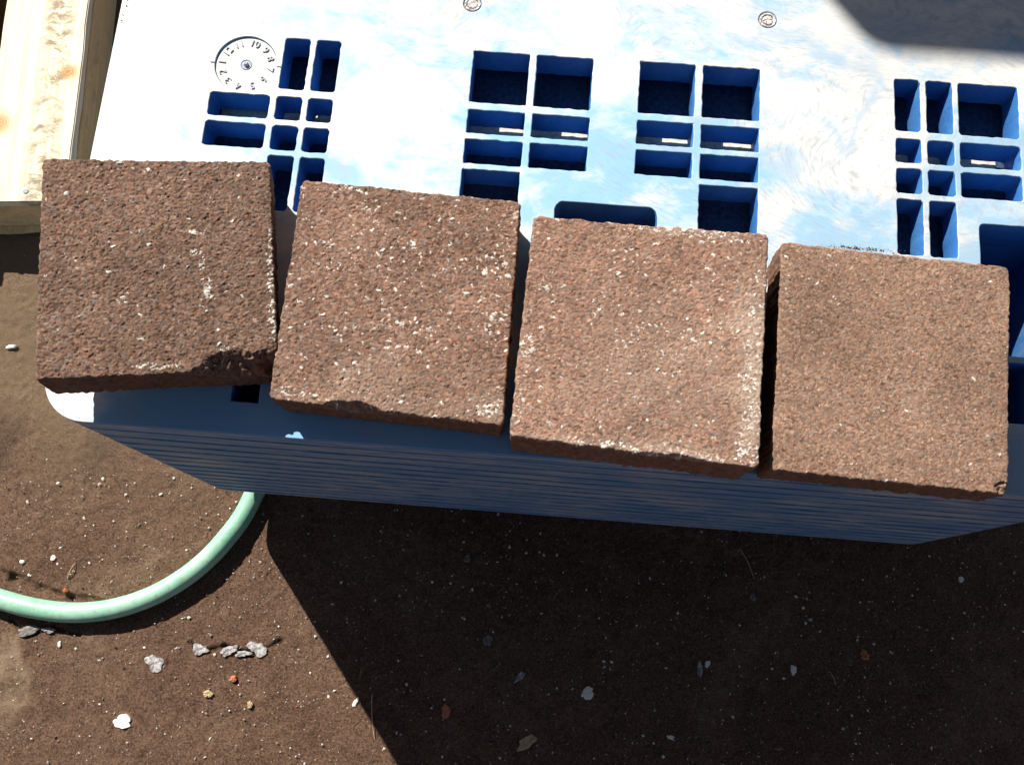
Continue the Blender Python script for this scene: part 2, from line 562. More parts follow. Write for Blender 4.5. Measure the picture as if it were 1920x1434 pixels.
def circle(u, v, r, n=40):
    return [(u - UC + r * math.cos(2 * math.pi * k / n), v - VC + r * math.sin(2 * math.pi * k / n)) for k in range(n)]


def plate(name, loops, z_top, thick, bevel, mat, parent):
    cu = bpy.data.curves.new(name, 'CURVE')
    cu.dimensions = '2D'
    cu.fill_mode = 'BOTH'
    cu.extrude = thick / 2 - bevel
    cu.bevel_depth = bevel
    cu.bevel_resolution = 1
    cu.offset = -bevel
    for lp in loops:
        s = cu.splines.new('POLY')
        s.points.add(len(lp) - 1)
        for p, (x, y) in zip(s.points, lp):
            p.co = (x, y, 0, 1)
        s.use_cyclic_u = True
    tmp = bpy.data.objects.new(name, cu)
    COL.objects.link(tmp)
    dg = bpy.context.evaluated_depsgraph_get()
    me = bpy.data.meshes.new_from_object(tmp.evaluated_get(dg))
    bpy.data.objects.remove(tmp)
    me.name = name
    o = link(name, me, mat, parent)
    o.location.z = z_top - thick / 2
    return o


G1 = [(-0.249, -0.205), (-0.200, -0.1813), (-0.1768, -0.1588)]
G2 = [(-0.0602, -0.0188), (-0.0133, 0.0280)]
G3 = [(0.0627, 0.1032), (0.1090, 0.1506)]
G4 = [(0.2488, 0.2671), (0.2716, 0.2906), (0.2948, 0.3380)]
R1, R2, R3, R4 = (0.3665, 0.4083), (0.3417, 0.3602), (0.3178, 0.3368), (0.2710, 0.3130)
dR = {id(G1): 0.0, id(G2): 0.0003, id(G3): 0.0012, id(G4): 0.0014}
holes = []


def H(col, row, d=0.0, r=0.0022):
    holes.append((col[0], col[1], row[0] + d, row[1] + d, r))


for col in G1[1:]:
    for row in (R1, R2, R3, R4): H(col, row)
for row in (R2, R3): H(G1[0], row)
for col in G2:
    for row in (R1, R2, R3): H(col, row, 0.0003, 0.0010)
H(G2[0], R4, 0.0003, 0.0010)
for col in G3:
    for row in (R1, R2, R3): H(col, row, 0.0012, 0.0010)
H(G3[1], R4, 0.0012, 0.0010)
for col in G4[:2]:
    for row in (R1, R2, R3, R4): H(col, row, 0.0014)
for row in (R1, R2, R3): H(G4[2], row, 0.0014)
H(G1[1], (0.1316, 0.172), 0, 0.0008)
H((0.2716, 0.2906), (0.14, 0.182), 0)
deep = [(0.0078, 0.0800, 0.1900, 0.2937, 0.0065), (0.3062, 0.3640, 0.2042, 0.2998, 0.0040), (0.3062, 0.3370, 0.1575, 0.1996, 0.003)]
DIAL_U, DIAL_V, DIAL_R = -0.2267, 0.3847, 0.0227
PLUGS = [(-0.0649, 0.4482), (0.1556, 0.4516)]
loops = [rrect(U0, U1, V0, V1, 0.030, 10, 0.0)]
loops += [rrect(a, b, c, d, r, 4, 0.00017, 0.0035) for a, b, c, d, r in holes]
loops += [rrect(a, b, c, d, r, 6, 0.00012, 0.006) for a, b, c, d, r in deep]
loops += [circle(DIAL_U, DIAL_V, DIAL_R, 56)] + [circle(u, v, 0.0068, 24) for u, v in PLUGS]
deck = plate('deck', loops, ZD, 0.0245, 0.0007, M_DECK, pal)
tag(deck, 'bleached white and pale blue top with square and oblong holes')

# lower plate under the ribs, closing the cells but not the deep pockets
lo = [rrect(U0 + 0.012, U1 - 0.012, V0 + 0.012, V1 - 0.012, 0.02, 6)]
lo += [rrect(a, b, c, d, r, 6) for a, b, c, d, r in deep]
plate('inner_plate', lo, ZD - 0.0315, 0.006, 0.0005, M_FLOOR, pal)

for ga, gb in ((-0.250, -0.155), (-0.062, 0.030), (0.061, 0.152), (0.247, 0.301), (0.3015, 0.335)):
    plate('ledge', [rrect(ga, gb, 0.348, 0.3735, 0.002, 3, 0.0002, 0.004)], ZD - 0.0303, 0.0012, 0.0002, M_LEDGE, pal)


def tube(loop, z0, z1, name, mat, parent, flip=False, inset=0.0):
    n = len(loop)
    vs = [(x, y, z1) for x, y in loop] + [(x * (1 - inset), y * (1 - inset), z0) for x, y in loop]
    fs = []
    for i in range(n):
        j = (i + 1) % n
        f = (i, j, n + j, n + i)
        fs.append(f if flip else f[::-1])
    return link(name, mesh_from(name, vs, fs), mat, parent)


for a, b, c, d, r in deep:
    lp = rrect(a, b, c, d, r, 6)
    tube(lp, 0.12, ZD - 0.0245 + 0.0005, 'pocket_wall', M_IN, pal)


def skirt_mesh():
    zs = []
    z_top, z_bot = ZD - 0.003, 0.076
    prof = [(0.0, z_top + 0.0005)]
    n = 13
    for i in range(n):
        t = (i + 0.55) / n
        t = t ** 0.92
        z = z_top - t * (z_top - z_bot) * 0.985
        fl = 0.0044 * (z_top - z) / (z_top - z_bot)
        prof += [(fl, z + 0.0022), (fl - 0.0036, z + 0.0012), (fl - 0.0036, z - 0.0012), (fl + 0.0004, z - 0.0024)]
    prof += [(0.0046, z_bot + 0.002), (0.0034, z_bot), (-0.006, z_bot), (-0.008, z_bot + 0.01), (-0.008, ZD - 0.028)]
    vs, fs = [], []
    for off, z in prof:
        r = max(0.03 + off, 0.012)
        tu = 0.012 * min(1, (z_top - z) / (z_top - z_bot)) if off > -0.004 else 0.0135
        tu -= min(off, 0) + max(0, off) * 0.0
        vs += [(x, y, z) for x, y in rrect(U0 + tu, U1 - tu, V0 - off, V1 + off, r, 10)]
    m = len(rrect(0, 1, 0, 1, 0.1, 10))
    for k in range(len(prof) - 1):
        for i in range(m):
            j = (i + 1) % m
            fs.append((k * m + i, (k + 1) * m + i, (k + 1) * m + j, k * m + j))
    return mesh_from('skirt', vs, fs)


sk = link('skirt', skirt_mesh(), M_SKIRT, pal)
bv = None
tag(sk, 'dark blue side wall with thin horizontal grooves')


def foot_mesh():
    bm = bmesh.new()
    bmesh.ops.create_cube(bm, size=1.0)
    for v in bm.verts:
        top = v.co.z > 0
        s = 0.088 if top else 0.070
        v.co = Vector((v.co.x * s, v.co.y * s, 0.3315 if top else 0.0))
    bmesh.ops.bevel(bm, geom=[e for e in bm.edges if abs(e.verts[0].co.z - e.verts[1].co.z) > 0.1], offset=0.014, segments=3, affect='EDGES')
    me = bpy.data.meshes.new('foot'); bm.to_mesh(me); bm.free()
    return me


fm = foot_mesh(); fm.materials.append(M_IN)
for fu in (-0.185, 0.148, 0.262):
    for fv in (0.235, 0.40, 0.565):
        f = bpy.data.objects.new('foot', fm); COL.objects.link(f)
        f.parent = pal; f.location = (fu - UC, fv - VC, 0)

# date dial
bm = bmesh.new()
bmesh.ops.create_cone(bm, cap_ends=True, segments=56, radius1=DIAL_R - 0.0003, radius2=DIAL_R - 0.0003, depth=0.012)
me = bpy.data.meshes.new('date_dial'); bm.to_mesh(me); bm.free()
dial = link('date_dial', me, M_DIAL, pal)
dial.location = (DIAL_U - UC, DIAL_V - VC, ZD - 0.0014 - 0.006)
tag(dial, 'round recessed date dial numbered 1 to 12 anticlockwise')


def text_mesh(body, size, ext):
    cu = bpy.data.curves.new('numeral', 'FONT')
    cu.body = body; cu.size = size; cu.extrude = ext; cu.align_x = 'CENTER'; cu.align_y = 'CENTER'
    cu.resolution_u = 4
    tmp = bpy.data.objects.new('numeral', cu); COL.objects.link(tmp)
    dg = bpy.context.evaluated_depsgraph_get()
    m = bpy.data.meshes.new_from_object(tmp.evaluated_get(dg))
    bpy.data.objects.remove(tmp)
    return m


M_NUM = mat_chip('grey_moulded_plastic', (0.42, 0.45, 0.50), (0.58, 0.60, 0.62))
ANG = {1: 177, 12: 147, 11: 115, 10: 77, 9: 46, 8: 20, 7: -8, 6: -37, 5: -68, 4: -101, 3: -131, 2: -157}
for kk, a in ANG.items():
    m = text_mesh(str(kk), 0.0076, 0.0005)
    o = link('numeral', m, M_NUM, dial)
    ar = math.radians(a)
    o.location = (0.0178 * math.cos(ar), 0.0178 * math.sin(ar), 0.006 + 0.0005)
    o.rotation_euler = (0, 0, ar - math.pi / 2)


def lathe(name, prof, mat, parent, seg=24, jit=0.0):
    vs, fs = [], []
    for r, z in prof:
        for k in range(seg):
            a = 2 * math.pi * k / seg
            rr = max(r, 1e-5)
            vs.append((rr * math.cos(a), rr * math.sin(a), z + (random.gauss(0, jit) if r > 1e-4 else 0)))
    for p in range(len(prof) - 1):
        for k in range(seg):
            j = (k + 1) % seg
            fs.append((p * seg + k, (p + 1) * seg + k, (p + 1) * seg + j, p * seg + j))
    return link(name, mesh_from(name, vs, fs), mat, parent)


pin = lathe('pin', [(0, 0.0022), (0.0011, 0.0022), (0.0016, 0.0017), (0.0018, 0), (0.0034, -0.0001), (0.0040, 0.0004), (0.0044, 0.0)], M_METAL, dial)
pin.location = (0, 0, 0.0061)
for du in (-DIAL_R - 0.0022, DIAL_R + 0.0018):
    bm = bmesh.new(); bmesh.ops.create_cube(bm, size=1.0)
    for v in bm.verts: v.co = Vector((v.co.x * 0.0030, v.co.y * 0.0005, v.co.z * 0.0008))
    me = bpy.data.meshes.new('index_mark'); bm.to_mesh(me); bm.free()
    o = link('index_mark', me, M_NUM, pal)
    o.location = (DIAL_U + du - UC, DIAL_V - 0.0004 - VC, ZD + 0.0003)

M_PLUG = mat_chip('stained_plug', (0.30, 0.22, 0.18), (0.80, 0.82, 0.82))
for pu, pv in PLUGS:
    o = lathe('plug', [(0, 0.0002), (0.0020, 0.0004), (0.0036, 0.0001), (0.0040, -0.0016), (0.0044, -0.0016), (0.0048, 0.0002),
                       (0.0060, 0.0001), (0.0064, -0.0016), (0.0067, -0.0018)], M_PLUG, pal, 28, 0.00022)
    o.location = (pu - UC, pv - VC, ZD)

# ------------------------------------------------------------------ stone slabs
def slab(name, label, px, zc, thick, seed, palette, amp, cell, white, spots=(), chips=(), bloom=(), N=300):
    """px: photo corners back-left, back-right, front-right, front-left; zc: their heights"""
    Q = np.array([at(p[0], p[1], z) for p, z in zip(px, zc)])
    ctr = Q.mean(0)
    nrm = np.cross(Q[1] - Q[3], Q[0] - Q[2]); nrm /= np.linalg.norm(nrm)
    if nrm[2] < 0: nrm = -nrm
    size = 0.5 * (np.linalg.norm(Q[1] - Q[0]) + np.linalg.norm(Q[2] - Q[1]))
    lin = np.linspace(-1, 1, N)
    s, t = np.meshgrid(lin, lin, indexing='ij')
    rc = 0.045
    a = 1 - rc
    dx, dy = np.clip(np.abs(s) - a, 0, None), np.clip(np.abs(t) - a, 0, None)
    mm, ll = np.maximum(dx, dy), np.hypot(dx, dy)
    k = np.where(ll > 0, mm / np.maximum(ll, 1e-9), 1)
    s2 = np.where((dx > 0) & (dy > 0), np.sign(s) * (a + dx * k), s)
    t2 = np.where((dx > 0) & (dy > 0), np.sign(t) * (a + dy * k), t)
    # distance to the outline (m)
    rad = np.where((dx > 0) & (dy > 0), rc - mm, np.minimum(1 - np.abs(s), 1 - np.abs(t)))
    de = np.clip(rad, 0, None) * size / 2
    # wavering outline
    x = s2 * size / 2; y = t2 * size / 2
    fall = np.exp(-de / 0.004)
    ox = 0.0004 * vnoise(y * 120, x * 0 + 3.3, seed + 1) + 0.0006 * vnoise(y * 420, x * 0 + 1.3, seed + 2)
    oy = 0.0004 * vnoise(x * 120, y * 0 + 7.3, seed + 3) + 0.0006 * vnoise(x * 420, y * 0 + 5.3, seed + 4)
    x = x + ox * fall * np.abs(s) ** 8 ; y = y + oy * fall * np.abs(t) ** 8
    # granular relief: flat chips lying at all angles
    r = np.random.default_rng(seed)
    z = 0.0007 * vnoise(x * 35, y * 35, seed + 9)
    wx, wy = x + 0.0006 * vnoise(x * 300, y * 300, seed + 30), y + 0.0006 * vnoise(x * 300, y * 300, seed + 31)
    col = np.zeros(x.shape + (3,))
    best = np.full(x.shape, -9.0); lay = np.zeros(x.shape, int); I1 = np.zeros(x.shape, int); J1 = np.zeros(x.shape, int)
    for q, (mul, an, hgt, tilt) in enumerate(((1.25, 0.3, 0.55, 1.0), (1.0, -0.5, 0.6, 1.1), (0.8, 0.9, 0.5, 1.2), (0.5, 0.0, 0.25, 1.0))):
        ca, sa = math.cos(an), math.sin(an)
        ux, uy = (wx * ca - wy * sa) / (cell * mul) + 100, (wx * sa + wy * ca) / (cell * mul * 0.6) + 100
        i, j, cx, cy, f1, f2 = cells(ux, uy, seed + 10 + q)
        gx, gy = r.normal(0, 1, (2, 256, 256)); h0 = r.uniform(-1, 1, (256, 256))
        zl = hgt * h0[i, j] + 0.75 * mul * tilt * np.clip(gx[i, j] * cx + gy[i, j] * cy, -1.1, 1.1) - 0.35 * (1 - sstep(0, 0.06, f2 - f1)) - 0.9 * (f1 ** 4)
        win = zl > best
        best = np.where(win, zl, best); lay = np.where(win, q, lay)
        I1 = np.where(win, (i + 61 * q) % 256, I1); J1 = np.where(win, (j + 37 * q) % 256, J1)
    z += amp * best
    i, j = I1, J1
    i2, j2, cx2, cy2, f12, f22 = cells(wx / (cell * 0.5) + 60, wy / (cell * 0.42) + 60, seed + 19)
    z += 0.15 * amp * r.uniform(-1, 1, (256, 256))[i2, j2]
    # colour chip by chip
    pal_ = np.array(palette)
    idx = r.integers(0, len(pal_), (256, 256)); gain = r.normal(1, 0.26, (256, 256)).clip(0.45, 1.7)
    col = pal_[idx[i, j]] * gain[i, j][..., None]
    fleck = r.random((256, 256))
    p = white * (0.6 + 0.9 * sstep(-0.2, 0.7, vnoise(x * 40, y * 40, seed + 14)))
    for (su, tu, ru, rv, pw) in spots:
        q = np.hypot((s - su) / ru, (t - tu) / rv)
        p = p + 0.62 * pw * (1 - sstep(0.35, 1.0, q))
    ii, jj = i, j
    for (su, tu, ru, rv, am) in bloom:
        q = np.hypot((s - su) / ru, (t - tu) / rv) + 0.3 * vnoise(x * 70, y * 70, seed + 40)
        b = (am * (1 - sstep(0.2, 1.1, q)) * r.uniform(0.4, 1.3, (256, 256))[i, j])[..., None]
        col = col * (1 - b) + np.array((0.46, 0.36, 0.28)) * b
    col = col * (1 + 0.16 * vnoise(x * 24 + 5, y * 24, seed + 50) + 0.10 * vnoise(x * 70, y * 70, seed + 51))[..., None]
    wm = fleck[ii, jj] < p
    wcol = np.array((0.66, 0.61, 0.55)) * r.uniform(0.75, 1.2, (256, 256))[ii, jj][..., None]
    col = np.where(wm[..., None], wcol, col)
    gm = (r.random((256, 256))[i, j] < 0.018)
    col = np.where(gm[..., None] & ~wm[..., None], np.array((0.22, 0.18, 0.165)), col)
    z = z + np.where(wm, 0.0002, 0)
    # worn edge and broken bits
    R = 0.0014
    e = np.clip(de / R, 0, 1)
    z -= R * 0.9 * (1 - np.sqrt(np.clip(1 - (1 - e) ** 2, 0, 1))) * (1 + 0.5 * vnoise(x * 200, y * 200, seed + 15))
    for (su, tu, ru, rv, dp) in chips:
        q = np.hypot((s - su) / ru, (t - tu) / rv) + 0.22 * vnoise(x * 120, y * 120, seed + 16) + 0.05 * vnoise(x * 420, y * 420, seed + 17)
        z -= dp * np.clip((1.0 - q) / 0.75, 0, 1) * (1 + 0.10 * vnoise(x * 260, y * 260, seed + 18))
        z += 0.0016 * sstep(0, 0.25, 1.0 - q) * vnoise(x * 330, y * 330, seed + 19)
    # into the world: bilinear through the four corners
    b1, b2 = (x / size + 0.5)[..., None], (y / size + 0.5)[..., None]
    P = (Q[3] * (1 - b1) + Q[2] * b1) * (1 - b2) + (Q[0] * (1 - b1) + Q[1] * b1) * b2
    P = P + nrm * z[..., None]
    V = [P.reshape(-1, 3)]
    C = [col.reshape(-1, 3)]
    I = np.arange(N * N).reshape(N, N)
    F = [np.stack([I[:-1, :-1], I[1:, :-1], I[1:, 1:], I[:-1, 1:]], -1).reshape(-1, 4)]
    loop = np.concatenate([I[:-1, 0], I[-1, :-1], I[:0:-1, -1], I[0, :0:-1]])
    P0 = P.reshape(-1, 3)[loop]; n = len(loop)
    out = P0 - ctr; out -= (out @ nrm)[:, None] * nrm; out /= np.linalg.norm(out, axis=1)[:, None]
    base0 = P.reshape(-1, 3) * 0
    flat = (Q[3] * (1 - b1) + Q[2] * b1) * (1 - b2) + (Q[0] * (1 - b1) + Q[1] * b1) * b2
    Fl = flat.reshape(-1, 3)[loop]
    zz = z.reshape(-1)[loop]
    K = 16
    prev = loop
    ang = np.arange(n) / n * 90
    off = N * N
    side = np.array(palette).mean(0) * np.array((0.85, 0.78, 0.74))
    for q in range(1, K + 1):
        f = q / K
        dpt = zz * (1 - f) - thick * f
        rough = 0.0007 * vnoise(ang * 2.2, np.full(n, f * 9), seed + 20) + 0.0004 * vnoise(ang * 7, np.full(n, f * 30), seed + 21)
        inn = 0.0018 * max(0, (f - 0.9) / 0.1) ** 2 + 0.0008 * f
        ring = Fl + nrm * dpt[:, None] + out * (rough - inn)[:, None]
        V.append(ring)
        g = (1 + 0.30 * vnoise(ang * 3, np.full(n, f * 12), seed + 25) + 0.2 * vnoise(ang * 11, np.full(n, f * 40), seed + 26))
        C.append(side * g[:, None])
        cur = np.arange(off, off + n); off += n
        F.append(np.stack([prev, cur, np.roll(cur, -1), np.roll(prev, -1)], -1)[:, ::1])
        prev = cur
    # bottom closed with a shrunk ring
    ring = Fl * 0.02 + ctr * 0.98 - nrm * thick
    V.append(ring); C.append(np.tile(side, (n, 1)))
    cur = np.arange(off, off + n)
    F.append(np.stack([prev, cur, np.roll(cur, -1), np.roll(prev, -1)], -1))
    V = np.concatenate(V); org = ctr - nrm * thick
    me = grid_mesh(name, V - org, np.concatenate(F))
    set_color(me, np.concatenate(C))
    o = link(name, me, M_PAVER)
    o.location = org
    tag(o, label, 'paving slab', 'square stone slabs in a row on the blue pallet')
    return o


BR = [(0.240, 0.135, 0.096), (0.205, 0.122, 0.090), (0.265, 0.158, 0.115), (0.225, 0.118, 0.082), (0.185, 0.125, 0.098), (0.285, 0.185, 0.140), (0.25, 0.128, 0.085)]
dk = lambda k, t=(1, 1, 1): [(p[0] * 0.83 * k * t[0], p[1] * 0.85 * k * t[1], p[2] * 0.87 * k * t[2]) for p in BR]
slab('stone_slab', 'darkest brown stone slab with a broken front corner, tilted at the left end of the row',
     [(80, 298), (507, 303), (521, 692), (64, 713)], (0.432, 0.410, 0.410, 0.432), 0.0400, 101, dk(1.0, (0.97, 1.0, 0.98)), 0.00070, 0.0028, 0.006,
     spots=[(0.97, -0.1, 0.05, 0.5, 0.5), (0.97, -0.55, 0.06, 0.3, 0.45), (0.0, -0.93, 0.28, 0.05, 0.6), (0.3, 0.10, 0.05, 0.05, 0.5), (0.37, 0.02, 0.04, 0.25, 0.3),
            (0.42, -0.25, 0.06, 0.14, 0.6), (-0.32, -0.32, 0.08, 0.05, 0.4), (-0.1, 0.9, 0.06, 0.04, 0.7), (-0.93, -0.1, 0.03, 0.05, 0.8), (0.55, -0.78, 0.10, 0.06, 0.5), (0.35, 0.3, 0.12, 0.04, 0.35)],
     chips=[(0.68, -1.06, 0.46, 0.24, 0.014), (1.0, -0.97, 0.30, 0.22, 0.008), (0.2, 1.05, 0.55, 0.07, 0.004)])
slab('stone_slab', 'reddish brown stone slab peppered with small white chips, second from the left',
     [(567, 337), (977, 379), (943, 799), (503, 748)], (0.409,) * 4, 0.0395, 202, dk(1.12, (1.0, 1.0, 0.98)), 0.00066, 0.0029, 0.022,
     spots=[(0.86, -0.88, 0.14, 0.10, 0.6), (0.85, -0.15, 0.10, 0.25, 0.28), (-0.55, 0.3, 0.25, 0.2, 0.05), (0.05, 0.5, 0.1, 0.08, 0.25), (-0.8, -0.92, 0.2, 0.06, 0.3), (0.85, 0.5, 0.1, 0.35, 0.18), (0.1, -0.25, 0.5, 0.15, 0.06)],
     bloom=[(0.0, -0.9, 1.1, 0.5, 0.2), (0.85, -0.85, 0.3, 0.2, 0.3)],
     chips=[(-0.30, -1.02, 0.26, 0.09, 0.009), (0.15, -1.05, 0.3, 0.07, 0.005), (0.6, -1.06, 0.3, 0.08, 0.004)])
slab('stone_slab', 'light brown stone slab with whitish bloom along its right and front edges, third from the left',
     [(1001, 405), (1442, 439), (1423, 878), (955, 818)], (0.425,) * 4, 0.0555, 303, dk(1.35, (1, 1.0, 0.98)), 0.00052, 0.0026, 0.014,
     spots=[(0.90, -0.45, 0.14, 0.7, 0.24), (0.92, 0.45, 0.12, 0.5, 0.14), (0.92, -0.9, 0.12, 0.15, 0.35), (0.1, -0.97, 0.9, 0.06, 0.40), (-0.93, -0.2, 0.09, 0.16, 0.35), (-0.85, 0.35, 0.08, 0.06, 0.5),
            (0.2, 0.98, 0.9, 0.05, 0.22), (0.5, 0.93, 0.5, 0.06, 0.2), (0.0, 0.0, 0.6, 0.5, 0.03), (-0.95, -0.7, 0.05, 0.2, 0.3)],
     chips=[(0.35, -1.04, 0.45, 0.06, 0.004)], bloom=[(0.98, -0.2, 0.32, 1.0, 0.6), (0.0, -1.05, 1.2, 0.22, 0.45), (0.5, 1.0, 0.8, 0.10, 0.3), (0.1, -0.3, 0.9, 0.7, 0.18)])
slab('stone_slab', 'plain tan brown stone slab with finer grain and few white chips, at the right end of the row',
     [(1466, 453), (1894, 501), (1891, 928), (1444, 881)], (0.409,) * 4, 0.0395, 404, dk(1.27, (0.98, 1.02, 0.98)), 0.00040, 0.0022, 0.004,
     spots=[(0.95, -0.9, 0.06, 0.06, 0.15)],
     chips=[(0.97, -0.97, 0.10, 0.08, 0.003)])

# ------------------------------------------------------------------ wooden pallet at the left
wp = empty('wooden_pallet', (-0.51, 0.429, 0), math.radians(0.5))
tag(wp, 'low pale pine pallet lying on the ground left of the blue pallet', 'pallet')


def beam(name, x0, x1, y0, y1, z0, z1, mat, parent, bev=0.0015, jit=0.0006, cuts=8):
    bm = bmesh.new()
    bmesh.ops.create_cube(bm, size=1.0)
    c = Vector(((x0 + x1) / 2, (y0 + y1) / 2, (z0 + z1) / 2)); d = Vector((x1 - x0, y1 - y0, z1 - z0))
    for v in bm.verts: v.co = Vector((v.co.x * d.x, v.co.y * d.y, v.co.z * d.z))
    ax = max(range(3), key=lambda i: d[i])
    ed = [e for e in bm.edges if abs((e.verts[0].co - e.verts[1].co)[ax]) > 0.5 * d[ax]]
    bmesh.ops.subdivide_edges(bm, edges=ed, cuts=cuts, use_grid_fill=True)
    for v in bm.verts:
        v.co += Vector((random.gauss(0, jit), random.gauss(0, jit), random.gauss(0, jit * 0.5)))
    bmesh.ops.bevel(bm, geom=[e for e in bm.edges if len(e.link_faces) == 2 and e.calc_face_angle(0) > 0.8], offset=bev, segments=2, affect='EDGES')
    me = bpy.data.meshes.new(name); bm.to_mesh(me); bm.free()
    o = link(name, me, mat, parent)
    o.location = c
    return o


for x0 in (-0.045, -0.185, -0.325):
    beam('top_board', x0, x0 + 0.090, 0.0, 0.45, 0.0585, 0.071, M_BOARD, wp, 0.0012, 0.0005, 14)
beam('stringer', 0.008, 0.0445, 0.0225, 0.44, 0.0, 0.058, M_WOOD, wp)
beam('stringer', -0.20, -0.165, 0.0225, 0.44, 0.0, 0.058, M_WOOD, wp)
beam('cross_beam', -0.36, 0.0440, 0.0015, 0.022, 0.008, 0.058, M_WOOD, wp)
beam('bottom_board', -0.36, 0.004, -0.006, 0.019, 0.0015, 0.0075, M_WOOD, wp, 0.001, 0.0012, 20)
for nx_, ny_ in ((0.002, 0.012), (-0.035, 0.014), (0.030, 0.30)):
    o = lathe('nail', [(0, 0.0008), (0.0022, 0.0007), (0.0030, 0.0002), (0.0031, -0.002)], M_METAL, wp, 12)
    o.location = (nx_, ny_, 0.0711)

# ------------------------------------------------------------------ hose
def hose():
    ctrl = [(-0.95, 0.26, 0), (-0.80, 0.15, 0), (-0.66, 0.075, 0), (-0.565, 0.044, 0)]
    ctrl += [tuple(at(x, y, 0.0105).xy) + (dz,) for x, y, dz in
             ((0, 1123, 0), (70, 1141, 0), (140, 1148, 0), (210, 1141, 0), (280, 1119, 0), (340, 1086, 0), (390, 1046, 0.0), (430, 1001, -0.0006), (455, 966, -0.001), (474, 929, -0.001))]
    ctrl += [(-0.250, 0.170, -0.001), (-0.235, 0.25, 0.0), (-0.232, 0.36, 0.0), (-0.26, 0.46, 0.0), (-0.30, 0.55, 0.0)]
    P = np.array(ctrl)
    pts = []
    for i in range(1, len(P) - 2):
        p0, p1, p2, p3 = P[i - 1:i + 3]
        for t in np.linspace(0, 1, 10, endpoint=False):
            pts.append(0.5 * (2 * p1 + (p2 - p0) * t + (2 * p0 - 5 * p1 + 4 * p2 - p3) * t * t + (3 * p1 - p0 - 3 * p2 + p3) * t ** 3))
    pts = np.array(pts); pts[:, 2] += 0.0103
    tan = np.gradient(pts, axis=0); tan /= np.linalg.norm(tan, axis=1)[:, None]
    sd = np.cross(tan, (0, 0, 1)); sd /= np.linalg.norm(sd, axis=1)[:, None]
    up = np.cross(sd, tan)
    seg, rad = 24, 0.0100
    A = np.linspace(0, 2 * np.pi, seg, endpoint=False)
    V = (pts[:, None] + rad * (np.cos(A)[None, :, None] * sd[:, None] + np.sin(A)[None, :, None] * up[:, None])).reshape(-1, 3)
    n = len(pts)
    I = np.arange(n * seg).reshape(n, seg); J = np.roll(I, -1, 1)
    F = np.stack([I[:-1], J[:-1], J[1:], I[1:]], -1).reshape(-1, 4)
    org = np.array((-0.4, 0.05, 0))
    o = link('garden_hose', grid_mesh('garden_hose', V - org, F), M_HOSE, smooth=True)
    o.location = org
    tag(o, 'pale green garden hose curving over the brown ground and under the blue pallet', 'hose')


hose()

# ------------------------------------------------------------------ loose bits on the ground
def flake_geo(w, h, th, ang, seed, n=9, rag=0.22):
    r = random.Random(seed)
    ca, sa = math.cos(ang), math.sin(ang)
    ring = []
    ph = [(r.uniform(0, 6.28), rag * r.uniform(0.5, 1.0) / h_ ** 0.6) for h_ in (2, 3, 5, 7)]
    for k in range(n):
        a = 2 * math.pi * k / n
        q = 1 + sum(am * math.sin(h_ * a + p_) for h_, (p_, am) in zip((2, 3, 5, 7), ph)) + r.uniform(-0.05, 0.05)
        x, y = w / 2 * q * math.cos(a), h / 2 * q * math.sin(a)
        ring.append((x * ca - y * sa, x * sa + y * ca))
    vs = [(x, y, -0.0025) for x, y in ring] + [(x * 0.94, y * 0.94, th * r.uniform(0.5, 0.9)) for x, y in ring]
    vs += [(x * 0.5, y * 0.5, th * r.uniform(0.8, 1.2)) for x, y in ring] + [(0, 0, th * r.uniform(0.7, 1.1))]
    fs = []
    for k in range(n):
        j = (k + 1) % n
        fs += [(k, j, n + j, n + k), (n + k, n + j, 2 * n + j, 2 * n + k), (2 * n + k, 2 * n + j, 3 * n)]
    fs.append(tuple(range(n))[::-1])
    return vs, fs


